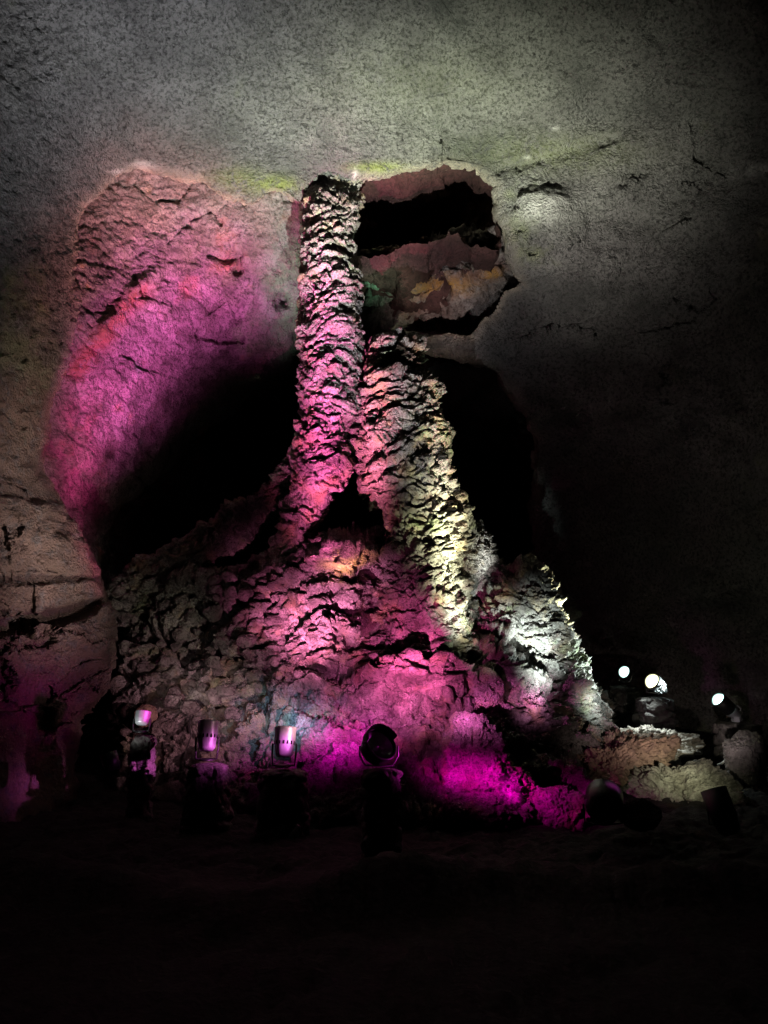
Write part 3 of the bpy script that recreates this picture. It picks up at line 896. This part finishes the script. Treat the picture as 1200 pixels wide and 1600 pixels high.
M_CTRL = [(430, 835, 9.5), (500, 850, 9.05), (590, 850, 9.0), (640, 860, 9.1), (720, 880, 9.4), (770, 895, 9.6), (840, 930, 9.7), (745, 935, 9.35), (400, 900, 9.35), (500, 920, 8.85), (600, 930, 8.85), (700, 960, 8.85), (800, 980, 9.1), (870, 990, 9.5),
          (330, 960, 9.5), (420, 1000, 8.95), (520, 1000, 8.6), (620, 1020, 8.45), (720, 1040, 8.5), (820, 1060, 8.8), (900, 1070, 9.3), (220, 1000, 9.6), (260, 1060, 9.2), (360, 1060, 8.85), (470, 1080, 8.4),
          (580, 1090, 8.15), (680, 1100, 8.05), (780, 1120, 8.2), (870, 1130, 8.6), (940, 1140, 9.2), (190, 1090, 9.3), (230, 1130, 8.9), (330, 1140, 8.5), (440, 1150, 8.05), (560, 1160, 7.75), (680, 1170, 7.7),
          (800, 1180, 7.9), (920, 1180, 8.6), (230, 1200, 8.55), (400, 1220, 7.8), (560, 1230, 7.4), (700, 1240, 7.35), (850, 1240, 7.7), (960, 1220, 8.5), (300, 1270, 8.0), (600, 1290, 7.1), (850, 1290, 7.4), (180, 920, 9.9), (260, 880, 9.9)]
fM = tps(M_CTRL)
M_POLY = [(165, 1300), (165, 1080), (180, 1000), (200, 900), (300, 890), (380, 905), (400, 885), (432, 865), (480, 862), (498, 836), (560, 832), (596, 836), (606, 860), (660, 850), (735, 852), (775, 872), (800, 890), (836, 892),
          (868, 930), (886, 980), (905, 1050), (930, 1085), (955, 1120), (962, 1160), (968, 1200), (970, 1300)]


def M_extra(X, Y):
    e = -blob(X, Y, 660, 1042, 52, 42, 0.26)
    e -= blob(X, Y, 600, 1120, 60, 34, 0.14)
    e -= blob(X, Y, 860, 1080, 60, 40, 0.18)
    e -= blob(X, Y, 480, 965, 70, 50, 0.14)
    e -= blob(X, Y, 545, 855, 46, 20, 0.16)
    e -= blob(X, Y, 430, 1130, 70, 26, 0.12)
    e += gline(X, Y, [(590, 880), (575, 930), (585, 985), (580, 1040)], 12, 0.20)
    e += gline(X, Y, [(640, 905), (590, 950)], 14, 0.16)
    e += gline(X, Y, [(700, 960), (735, 985), (775, 1000), (800, 1010)], 11, 0.30)
    e += gline(X, Y, [(560, 1055), (500, 1045), (440, 1070), (350, 1110), (260, 1140)], 6, 0.14)
    e += gline(X, Y, [(400, 905), (370, 960), (330, 980)], 16, 0.25)
    e += gline(X, Y, [(610, 1075), (660, 1100), (720, 1090), (760, 1060)], 7, 0.14)
    e += gline(X, Y, [(930, 1155), (880, 1180), (800, 1170), (730, 1150)], 8, 0.16)
    e += gline(X, Y, [(400, 1100), (460, 1120), (520, 1140)], 4, 0.08)
    return e


def M_disp(p):
    a = d_crust(p, 1.35, 3, chunk=0.022, fold_amp=1.15, tilt=lambda q: np.clip(-0.45 * (q[:, 0] + 0.3), -0.5, 0.45))
    f1, f2, v = worley(sc3(warp(p, 2.0, 0.3, 91), 1.7, 1.7, 2.6), 92)
    a = a + 0.12 * (v - 0.5) - 0.10 * np.clip(1 - (f2 - f1) / 0.18, 0, 1) * sstep(-.2, .3, fbm(p * 2, 2, 95))
    b = d_block(p, 53, 0.9)
    left = sstep(-0.6, -1.9, p[:, 0]) * sstep(2.4, 1.6, p[:, 2])
    return a * (1 - 0.55 * left) + b * (0.35 + 0.8 * left)


mound = sheet('mound', axis((160, 975, 1.9)), axis((825, 1300, 1.9)), fM, M_POLY, M['crust'], M_disp, curl=1.3, curl_w=22, extra=M_extra, rag=9, seed=9)
keep_world(mound)


# ------------------------------------------------------------------ loose rocks
def stone(name, px, py, Y, size, seed, mat, label, cat='boulder', group=None, level=5, rz=0.0, tilt=(0, 0), rough=1.0, facets=9, crust=0.0):
    v, f = rock_verts(level, size, seed, rough, facets)
    if crust:
        n = v - v.mean(0)
        n /= np.linalg.norm(n, axis=1, keepdims=True)
        v = v + n * d_crust((v + seed * 2.1).astype(np.float32), crust, seed, tilt=0.3, chunk=0.05)[:, None]
    o = link_mesh(name, v, f, mat)
    p = P(px, py, Y)
    o.location = p
    o.rotation_euler = (tilt[0], tilt[1], rz)
    tag(o, label, cat, group)
    return o


stone('boulder', 744, 912, 9.5, (0.30, 0.34, 0.46), 4, M['crust'], 'rough grey boulder leaning on the right flank of the lava column', level=7, crust=0.8, rough=2.2, facets=13, tilt=(0, -0.25))
stone('boulder', 765, 1318, 7.15, (0.42, 0.36, 0.36), 15, M['crust'], 'strongly magenta lit craggy boulder at the front foot of the mound', level=7, crust=0.35, rz=0.6, rough=2.0, tilt=(-0.25, 0.35))
stone('boulder', 735, 1235, 7.5, (0.25, 0.3, 0.40), 16, M['crust'], 'pointed magenta boulder behind the craggy one', level=7, crust=0.35, rz=1.6, rough=1.7)
stone('boulder', 880, 1312, 7.3, (0.36, 0.3, 0.24), 17, M['crust'], 'low dark magenta boulder between the craggy one and the black lamps', level=7, crust=0.35, rz=0.2, rough=1.5)
stone('boulder', 185, 935, 9.3, (0.09, 0.09, 0.08), 21, M['crust'], 'small pinkish stone lodged beside the left wall edge', level=4)
stone('lava_slab', 965, 1232, 8.7, (0.80, 0.5, 0.26), 31, M['orange'], 'orange brown ridge of rock right of the mound foot', 'rock slab', level=7, crust=0.55, rz=0.35, rough=2.6, tilt=(0.15, -0.28), facets=16)
stone('lava_slab', 1005, 1196, 9.3, (0.75, 0.5, 0.20), 33, M['slab'], 'long low grey slab running from the mound foot towards the stacked pillar', 'rock slab', level=7, crust=0.55, rz=-0.1, rough=2.2, tilt=(0.1, 0.08), facets=16)
stone('lava_slab', 1065, 1275, 8.3, (0.62, 0.5, 0.30), 37, M['slab'], 'pale yellow green lit layered slab beside the black lamp', 'rock slab', level=7, crust=0.55, rz=-0.4, rough=1.6, tilt=(0.25, 0.1), facets=12)
stone('boulder', 1172, 1240, 8.6, (0.26, 0.24, 0.32), 41, M['stone'], 'dark creased boulder in front of the stacked stone pillar', level=6, rough=1.8)
stone('boulder', 228, 1136, 8.75, (0.13, 0.12, 0.13), 51, M['orange'], 'orange stone just behind the silver lamp', level=5, rz=.4)

rng = random.Random(5)
protos = []
G = 'rubble stones on the slope below the left wall'
n = 0
for k in range(70):
    px = rng.uniform(185, 430)
    py = rng.uniform(905, 1165)
    if py < 1165 - (px - 185) * 0.2 and py > 905 + abs(px - 300) * 0.1:
        Y = float(fM(np.array([px]), np.array([py]))[0]) - 0.02
        s = rng.uniform(0.06, 0.15)
        if len(protos) < 8:
            o = stone('rubble_stone', px, py, Y, (s, s * .9, s * .72), 100 + k, M['block'], 'fist to head sized grey rubble stone on the dim slope left of the lava column', 'stone', G, level=4, facets=12)
            protos.append((o, s))
        else:
            src, s0 = protos[n % 8]
            o = src.copy()
            COL.objects.link(o)
            o.location = P(px, py, Y)
            o.scale = (s / s0,) * 3
        o.rotation_euler = (rng.uniform(-.5, .5), rng.uniform(-.5, .5), rng.uniform(0, 6.28))
        n += 1


# ------------------------------------------------------------------ lamps and their stone pillars
def lathe_arr(prof, seg=40):
    """prof: (r, z) -> verts, quads"""
    th = np.linspace(0, 2 * math.pi, seg, endpoint=False)
    r = np.array(prof)
    V = np.stack([r[:, 0:1] * np.cos(th)[None], r[:, 0:1] * np.sin(th)[None], np.repeat(r[:, 1:2], seg, 1)], 2)
    idx = np.arange(len(r) * seg).reshape(len(r), seg)
    j = np.roll(idx, -1, 1)
    q = np.stack([idx[:-1].ravel(), j[:-1].ravel(), j[1:].ravel(), idx[1:].ravel()], 1)
    return V.reshape(-1, 3), q


def bars(segs, r=0.006, n=8):
    """round bars along polylines"""
    vs, qs, base = [], [], 0
    for pts in segs:
        pts = [Vector(p) for p in pts]
        for i, p in enumerate(pts):
            t = (pts[min(i + 1, len(pts) - 1)] - pts[max(i - 1, 0)]).normalized()
            a = t.orthogonal().normalized(); b = t.cross(a)
            if i and a.dot(pa) < 0: a, b = -a, -b
            if i:
                a = (pa - t * pa.dot(t)).normalized(); b = t.cross(a)
            pa = a
            for k in range(n):
                an = 2 * math.pi * k / n
                vs.append(p + (a * math.cos(an) + b * math.sin(an)) * r)
            if i:
                for k in range(n):
                    o0 = base + (i - 1) * n
                    qs.append((o0 + k, o0 + (k + 1) % n, o0 + n + (k + 1) % n, o0 + n + k))
        base = len(vs)
    return np.array([tuple(v) for v in vs]), np.array(qs)


def box_arr(cx, cy, cz, sx, sy, sz, bev=0.15):
    v, f = ico(3)
    p = np.sign(v) * np.abs(v) ** bev
    m = np.abs(p).max(1, keepdims=True)
    p = p / m
    return p * np.array([sx, sy, sz]) + np.array([cx, cy, cz]), f


def pillar(px, top_py, Y, w, label, hgt=None, blocks=False, seed=1, mat=None):
    top = P(px, top_py, Y)
    z0 = float(floor_z(top.x, top.y)) - 0.06
    H = top.z - z0
    nt, nz = 120, max(30, int(H / 0.011))
    th = np.linspace(0, 2 * math.pi, nt, endpoint=False)
    s = np.linspace(0, 1, nz)
    pw = 2 / 3.4
    rad = w * (1 + 0.28 * (1 - s)) if not blocks else w * (1 + 0.06 * (1 - s))
    cap = np.sqrt(np.clip(1 - np.clip((s - 0.94) / 0.06, 0, 1) ** 2, 0.0005, 1))
    ct = np.sign(np.cos(th)) * np.abs(np.cos(th)) ** pw
    st = np.sign(np.sin(th)) * np.abs(np.sin(th)) ** pw
    V = np.stack([(rad * cap)[:, None] * ct[None], (rad * cap)[:, None] * st[None] * 0.9, np.repeat((s * H)[:, None], nt, 1)], 2)
    p = V.reshape(-1, 3)
    q = p + seed * 3.3
    if blocks:
        f1, f2, v = worley(sc3(warp(q, 3, .05, seed), 4.2, 4.2, 6.5), seed)
        d = 0.05 * (v - .5) - 0.055 * np.clip(1 - (f2 - f1) / 0.22, 0, 1) + 0.02 * fbm(q * 9, 4, seed)
    else:
        f1, f2, v = worley(sc3(warp(q, 3, .06, seed), 8, 8, 9), seed)
        d = 0.03 * (v - .5) - 0.03 * np.clip(1 - (f2 - f1) / 0.3, 0, 1) + 0.035 * fbm(q * 3, 4, seed) + .012 * fbm(q * 20, 3, seed)
    nn = p.copy(); nn[:, 2] = 0
    nn /= np.linalg.norm(nn, axis=1, keepdims=True) + 1e-6
    p = p + nn * (d * np.repeat(cap, nt))[:, None]
    idx = np.arange(nz * nt).reshape(nz, nt)
    j = np.roll(idx, -1, 1)
    quads = np.stack([idx[:-1].ravel(), j[:-1].ravel(), j[1:].ravel(), idx[1:].ravel()], 1)
    o = link_mesh('stone_pillar', p, quads, mat or M['stone'])
    o.location = (top.x, top.y, z0)
    tag(o, label, 'stone pillar')
    return top


LAMP_AT = {}


def lamp_root(name, base, label, aim, group=None):
    """Empty at the base; its parts are built in the lamp's own frame (local +Z = beam)"""
    e = empty(name, base)
    tag(e, label, 'floodlight', group)
    return e


def add_part(name, arr, mat, root, head=None, smooth=True):
    v, q = arr
    v = np.array(v, np.float64)
    if head is not None:
        R, off = head
        v = v @ np.array(R.to_3x3()).T + np.array(off)
    return link_mesh(name, v, q, mat, root, smooth)


def beam(lamp, pos):
    LAMP_AT[lamp] = Vector(pos)


def aim_rot(d):
    return Vector(d).normalized().to_track_quat('Z', 'Y').to_matrix()


def can(key, px, base_py, Y, r, L, aim, label, slots=True, body='steel', group='upright cylinder floodlights'):
    """cylinder floodlight on a yoke; aim = local direction of the beam"""
    base = P(px, base_py, Y)
    root = lamp_root('floodlight', base, label, aim, group)
    R = aim_rot(aim)
    off = Vector((0, 0, 0.05 + L * 0.12))
    head = (R, off)
    prof = [(0.001, 0), (r * .62, 0), (r * .74, 0.01), (r * .80, L * .08), (r * .86, L * .22), (r * .90, L * .30), (r * .97, L * .42), (r, L * .50), (r, L * .90), (r * 1.02, L * .92), (r * 1.02, L * .985), (r * .97, L), (r * .90, L), (r * .88, L * .94)]
    add_part('housing', lathe_arr(prof, 48), M[body], root, head)
    add_part('lens', lathe_arr([(0.001, L * .945), (r * .5, L * .95), (r * .89, L * .945)], 40), M['glass'], root, head)
    if slots:
        for k in range(16):
            an = math.pi * 2 * k / 16 + 0.1
            v, f = box_arr(0, 0, 0, r * 0.085, r * 0.03, L * 0.06)
            c, s = math.cos(an), math.sin(an)
            v = np.stack([-s * v[:, 0] + c * (v[:, 1] + r * .98), c * v[:, 0] + s * (v[:, 1] + r * .98), v[:, 2] + L * .46], 1)
            add_part('vent_slot', (v, f), M['slot'], root, head)
    # yoke
    zc = off + R @ Vector((0, 0, L * 0.45))
    g = r * 1.12
    pts = [zc + Vector((-g, 0, 0)), Vector((-g, zc.y * .5, zc.z * .5)), Vector((-g * .9, 0, 0.012)), Vector((0, 0, 0.008)), Vector((g * .9, 0, 0.012)), Vector((g, zc.y * .5, zc.z * .5)), zc + Vector((g, 0, 0))]
    add_part('yoke', bars([pts], 0.008), M['black'], root)
    add_part('base_plate', lathe_arr([(0.001, 0.0), (r * .75, 0.0), (r * .75, 0.012), (0.001, 0.014)], 24), M['black'], root)
    beam(key, base + off + R @ Vector((0, 0, L * 1.04)))
    return root


def place_lamps():
    # left row, left to right in the photograph
    pillar(224, 1148, 7.3, 0.10, 'pinkish stone pillar carrying the bright silver lamp', seed=3)
    can('wash_can', 220, 1144, 7.3, 0.068, 0.122, (0.05, 0.3, 1.0), 'short bright silver floodlight, leftmost of the row, on a pinkish pillar', slots=False, group=None)
    pillar(325, 1192, 6.9, 0.175, 'broad dark stone pillar under the violet lit can light with side strap', seed=5)
    can('magenta_can', 322, 1188, 6.9, 0.087, 0.25, (-0.03, 0.28, 1.0), 'violet lit slotted can floodlight with side strap, second in the left row')
    pillar(445, 1202, 6.8, 0.18, 'dark stone pillar under the bright magenta can light', seed=7)
    can('pink_can', 443, 1198, 6.8, 0.09, 0.245, (0.02, 0.24, 1.0), 'bright magenta slotted can floodlight, third in the left row, before bluish rock')
    pillar(597, 1200, 6.1, 0.133, 'lumpy stone pillar lit magenta on its right side, under the round drum light', seed=9)
    # right pillar of stacked blocks
    pillar(1150, 1128, 9.7, 0.245, 'square pillar of stacked grey stones at the right edge', blocks=True, seed=11)
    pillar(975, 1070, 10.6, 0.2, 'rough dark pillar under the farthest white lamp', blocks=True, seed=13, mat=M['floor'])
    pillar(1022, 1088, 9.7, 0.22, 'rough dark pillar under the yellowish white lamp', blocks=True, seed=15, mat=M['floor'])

    # the round drum light
    base = P(592, 1198, 6.1)
    root = lamp_root('floodlight', base, 'round black drum floodlight with glass front and thin wire yoke on a lumpy pillar', (0, 0, 1))
    R = aim_rot((0.50, -0.62, 0.60))
    off = Vector((0, 0.02, 0.15))
    r = 0.13
    head = (R, off)
    add_part('housing', lathe_arr([(0.001, -0.13), (r * .55, -0.125), (r * .86, -0.09), (r, -0.03), (r * 1.03, 0.0), (r * 1.07, 0.012), (r * 1.07, 0.03), (r * .98, 0.036), (r * .93, 0.02)], 56), M['black'], root, head)
    add_part('lens', lathe_arr([(0.001, 0.016), (r * .5, 0.018), (r * .93, 0.020), (r * .93, 0.016), (r * .5, 0.013), (0.001, 0.012)], 56), M['clear'], root, head)
    add_part('bulb', lathe_arr([(0.001, -0.01), (0.012, -0.016), (0.016, -0.03), (0.012, -0.075)], 20), M['steel'], root, head)
    add_part('reflector', lathe_arr([(0.001, -0.085), (r * .25, -0.08), (r * .55, -0.055), (r * .8, -0.02), (r * .92, 0.008)], 40), M['mirror'], root, head)
    # hood over the upper rim
    th = np.linspace(0.05 * math.pi, 0.95 * math.pi, 40)
    hv = np.stack([np.stack([np.cos(th) * r * 1.09, np.sin(th) * r * 1.09, np.full(40, z)], 1) for z in (0.0, 0.045, 0.085)] +
                  [np.stack([np.cos(th) * r * 1.05, np.sin(th) * r * 1.05, np.full(40, z)], 1) for z in (0.085, 0.0)])
    idx = np.arange(5 * 40).reshape(5, 40)
    hq = np.stack([idx[:-1, :-1].ravel(), idx[1:, :-1].ravel(), idx[1:, 1:].ravel(), idx[:-1, 1:].ravel()], 1)
    add_part('hood', (hv.reshape(-1, 3), hq), M['black'], root, head)
    g = r * 1.12
    pts = [Vector((-g, 0.02, 0.15)), Vector((-g, 0, 0.08)), Vector((-g * .72, 0, 0.012)), Vector((0, 0, 0.006)), Vector((g * .72, 0, 0.012)), Vector((g, 0, 0.08)), Vector((g, 0.02, 0.15))]
    add_part('yoke', bars([pts], 0.007), M['steel'], root)
    beam('drum', base + Vector((0.10, 0.16, 0.30)))

    # the three lit lamps at the right: short barrels seen from the side, glowing mouths to the left
    def lit(key, px, py, Y, r, L, aim, label, col, st, body):
        base = P(px, py, Y)
        root = lamp_root('floodlight', base, label, aim, 'lit floodlights in the dark at the right')
        R = aim_rot(aim)
        off = Vector((0, 0, 0.05 + r))
        head = (R, off)
        add_part('housing', lathe_arr([(0.001, -L), (r * .35, -L), (r * .4, -L * .72), (r * .72, -L * .68), (r * .8, -L * .3), (r, -L * .25), (r, 0), (r * .93, 0.004), (r * .9, -0.02)], 40), M[body], root, head)
        add_part('lens', lathe_arr([(0.001, r * .75), (r * .25, r * .71), (r * .5, r * .6), (r * .75, r * .38), (r * .88, r * .18), (r * .92, 0.0)], 40), mat_glow('lamp_glow', col, st), root, head)
        fin = [[(math.cos(a) * r * .82, math.sin(a) * r * .82, -L * .66), (math.cos(a) * r * .86, math.sin(a) * r * .86, -L * .32)] for a in np.linspace(0, 2 * math.pi, 12, endpoint=False)]
        add_part('fins', bars(fin, 0.006, 6), M[body], root, head)
        g = r * 1.1
        side = (R @ Vector((1, 0, 0)))
        side = Vector((0, 0, 1)).cross(R @ Vector((0, 0, 1))).normalized()
        zc = off + R @ Vector((0, 0, -L * .3))
        pts = [zc + side * g, side * g * .9 + Vector((0, 0, .012)), Vector((0, 0, .008)), -side * g * .9 + Vector((0, 0, .012)), zc - side * g]
        add_part('yoke', bars([pts], 0.009), M['black'], root)
        beam(key, base + off + R @ Vector((0, 0, 0.75 * r + 0.03)))
    lit('far_white', 976, 1066, 10.5, 0.085, 0.24, (-0.75, -0.55, 0.35), 'glowing bluish white floodlight, farthest of the three lit ones', (0.62, 1.0, 0.94), 5, 'black')
    lit('far_yellow', 1020, 1084, 9.6, 0.10, 0.25, (-0.75, -0.42, 0.50), 'glowing yellowish white floodlight with short dark barrel, middle of the three lit ones', (1.0, 1.0, 0.55), 6, 'black')
    # silver backed lamp with a long black snoot on the stacked pillar, its mouth glowing
    base = P(1148, 1128, 9.65)
    root = lamp_root('floodlight', base, 'glowing floodlight with black snoot and pale lilac rear on the stacked stone pillar', None, 'lit floodlights in the dark at the right')
    R = aim_rot((-0.78, -0.30, 0.62))
    head = (R, Vector((0, 0, 0.10)))
    add_part('housing', lathe_arr([(0.001, -0.13), (0.025, -0.13), (0.03, -0.07), (0.055, -0.06), (0.062, 0.03), (0.08, 0.04), (0.085, 0.08), (0.088, 0.085)], 36), M['steel'], root, head)
    add_part('snoot', lathe_arr([(0.088, 0.086), (0.092, 0.09), (0.092, 0.30), (0.086, 0.30), (0.084, 0.27)], 36), M['black'], root, head)
    add_part('lens', lathe_arr([(0.001, 0.35), (0.022, 0.346), (0.045, 0.335), (0.066, 0.316), (0.08, 0.296), (0.085, 0.28)], 40), mat_glow('lamp_glow', (0.62, 1.0, 0.90), 4.5), root, head)
    add_part('handle', bars([[(0.02, 0.07, -0.05), (0.02, 0.10, -0.04), (0.02, 0.10, 0.03), (0.02, 0.07, 0.05)]], 0.008), M['steel'], root, head)
    add_part('foot_bracket', box_arr(0.01, 0, 0.035, 0.03, 0.045, 0.035), M['steel'], root)
    beam('side_white', base + Vector((0, 0, 0.10)) + R @ Vector((0, 0, 0.39)))
    # low black lamps of the right foreground, seen from behind as silhouettes
    def low(key, px, py, Y, r, L, aim, label, seed):
        base = P(px, py, Y)
        root = lamp_root('floodlight', base, label, aim)
        R = aim_rot(aim)
        head = (R, Vector((0, 0, r * 1.1)))
        add_part('housing', lathe_arr([(0.001, -L * .5), (r * .5, -L * .5), (r * .8, -L * .42), (r, -L * .1), (r, L * .5), (r * .92, L * .5), (r * .9, L * .42)], 44), M['black'], root, head)
        add_part('lens', lathe_arr([(0.001, L * .42), (r * .9, L * .42)], 36), M['glass'], root, head)
        add_part('yoke', bars([[(-r * 1.1, 0, r * 1.1), (-r * 1.05, 0, .02), (0, 0, .005), (r * 1.05, 0, .02), (r * 1.1, 0, r * 1.1)]], 0.008), M['black'], root)
        if key: beam(key, base + Vector((0, 0, r * 1.1)) + R @ Vector((0, 0, L * .56)))
    low('low_drum', 945, 1290, 6.3, 0.145, 0.25, (0.25, 0.75, 0.25), 'broad black lamp head seen from behind against the magenta rock', 1)
    low('low_lamp', 1130, 1292, 6.3, 0.10, 0.34, (-0.18, 0.35, 0.9), 'tall tilted black lamp head against the yellow green slab', 2)
    low('wall_lamp', 172, 1204, 6.9, 0.07, 0.14, (-0.4, 0.1, 1.0), 'small black lamp with a glint, in the dark left of the silver lamp', 3)


place_lamps()
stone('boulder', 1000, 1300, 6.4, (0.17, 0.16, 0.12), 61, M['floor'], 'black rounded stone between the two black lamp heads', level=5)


# small things
def strip(px, py, Y, pts, w, label):
    b = P(px, py, Y)
    s = mpp(px, py, Y)
    c = [Vector((x * s, 0.0, -y * s)) for x, y in pts]
    vs, qs = [], []
    for i, p in enumerate(c):
        t = (c[min(i + 1, len(c) - 1)] - c[max(i - 1, 0)]).normalized()
        n_ = Vector((-t.z, 0, t.x)) * w / 2
        for dy in (0.0, 0.012):
            vs += [p + n_ + Vector((0, dy, 0)), p - n_ + Vector((0, dy, 0))]
    for i in range(len(c) - 1):
        a, b2 = i * 4, i * 4 + 4
        qs += [(a, a + 1, b2 + 1, b2), (a + 2, b2 + 2, b2 + 3, a + 3), (a, b2, b2 + 2, a + 2), (a + 1, a + 3, b2 + 3, b2 + 1)]
    qs += [(0, 2, 3, 1), (len(vs) - 4, len(vs) - 3, len(vs) - 1, len(vs) - 2)]
    o = link_mesh('marker_strip', np.array([tuple(v) for v in vs]), np.array(qs), M['strip'], smooth=False)
    o.location = b
    tag(o, label, 'marker')
    return o


strip(460, 1300, 6.0, [(-7, 9), (0, 0), (7, -9)], 0.03, 'short straight white strip in the dark below the can lights')
strip(1128, 1190, 9.0, [(-7, 5), (0, 3), (5, -1), (7, -6)], 0.02, 'curved white strip on the ground before the stacked pillar')

cv, cq = bars([[P(297, 1118, 8.45), P(296, 1135, 8.4), P(299, 1150, 8.35), P(293, 1166, 8.28), P(288, 1182, 8.2), P(290, 1198, 8.1)]], 0.008)
tag(link_mesh('cable', cv, cq, M['cable']), 'thin dark cable hanging over the rock behind the can lights', 'cable')

# ------------------------------------------------------------------ the beams themselves
for i, (lamp, ax, ay, aY, col, watts, sx, sy, mot) in enumerate(BEAMS):
    d = bpy.data.lights.new('beam', 'SPOT')
    d.energy = watts
    d.color = col
    d.spot_size = math.radians(min(170, 5.6 * max(sx, sy)))
    d.spot_blend = 0.4
    d.shadow_soft_size = 0.02
    d.use_nodes = True
    nt = d.node_tree
    nd, lk = nt.nodes, nt.links
    em = nd['Emission']
    tc = nd.new('ShaderNodeTexCoord')
    sp = nd.new('ShaderNodeSeparateXYZ')
    lk.new(tc.outputs['Normal'], sp.inputs[0])

    def mth(op, a, b=None):
        n_ = nd.new('ShaderNodeMath'); n_.operation = op
        for k_, v_ in enumerate((a, b)):
            if v_ is None: continue
            if isinstance(v_, (int, float)): n_.inputs[k_].default_value = v_
            else: lk.new(v_, n_.inputs[k_])
        return n_.outputs[0]
    dz = mth('ABSOLUTE', sp.outputs[2])
    tx = mth('DIVIDE', sp.outputs[0], dz)
    ty = mth('DIVIDE', sp.outputs[1], dz)
    ex = mth('POWER', mth('ABSOLUTE', mth('DIVIDE', tx, math.tan(math.radians(sx)) * 1.3)), 2.0)
    ey = mth('POWER', mth('ABSOLUTE', mth('DIVIDE', ty, math.tan(math.radians(sy)) * 1.3)), 2.0)
    g = mth('EXPONENT', mth('MULTIPLY', mth('ADD', ex, ey), -1.0))
    low_cut = LOW_CUTS.get(i)
    if low_cut:                                    # added cut-off shaping the wash below its axis; the lamp has no flap
        dr = nd.new('ShaderNodeMapRange')
        dr.interpolation_type = 'SMOOTHSTEP'
        dr.inputs['From Min'].default_value = -math.tan(math.radians(low_cut[1]))
        dr.inputs['From Max'].default_value = -math.tan(math.radians(low_cut[0]))
        lk.new(ty, dr.inputs['Value'])
        g = mth('MULTIPLY', g, dr.outputs['Result'])
    if mot:
        nz_ = nd.new('ShaderNodeTexNoise')
        nz_.inputs['Scale'].default_value = 1.6 / math.tan(math.radians(min(sx, sy)))
        nz_.inputs['Detail'].default_value = 5
        av = nd.new('ShaderNodeVectorMath'); av.operation = 'ADD'
        av.inputs[1].default_value = (i * 3.1, i * 1.7, 0)
        lk.new(tc.outputs['Normal'], av.inputs[0])
        lk.new(av.outputs[0], nz_.inputs['Vector'])
        mr = nd.new('ShaderNodeMapRange')
        mr.inputs['From Min'].default_value = 0.34
        mr.inputs['From Max'].default_value = 0.66
        mr.inputs['To Min'].default_value = 1 - mot
        mr.inputs['To Max'].default_value = 1 + 0.5 * mot
        lk.new(nz_.outputs['Fac'], mr.inputs['Value'])
        g = mth('MULTIPLY', g, mr.outputs['Result'])
    lk.new(g, em.inputs['Strength'])
    o = bpy.data.objects.new('beam', d)
    COL.objects.link(o)
    o.location = LAMP_AT[lamp]
    o.rotation_euler = (P(ax, ay, aY) - o.location).to_track_quat('-Z', 'Y').to_euler()
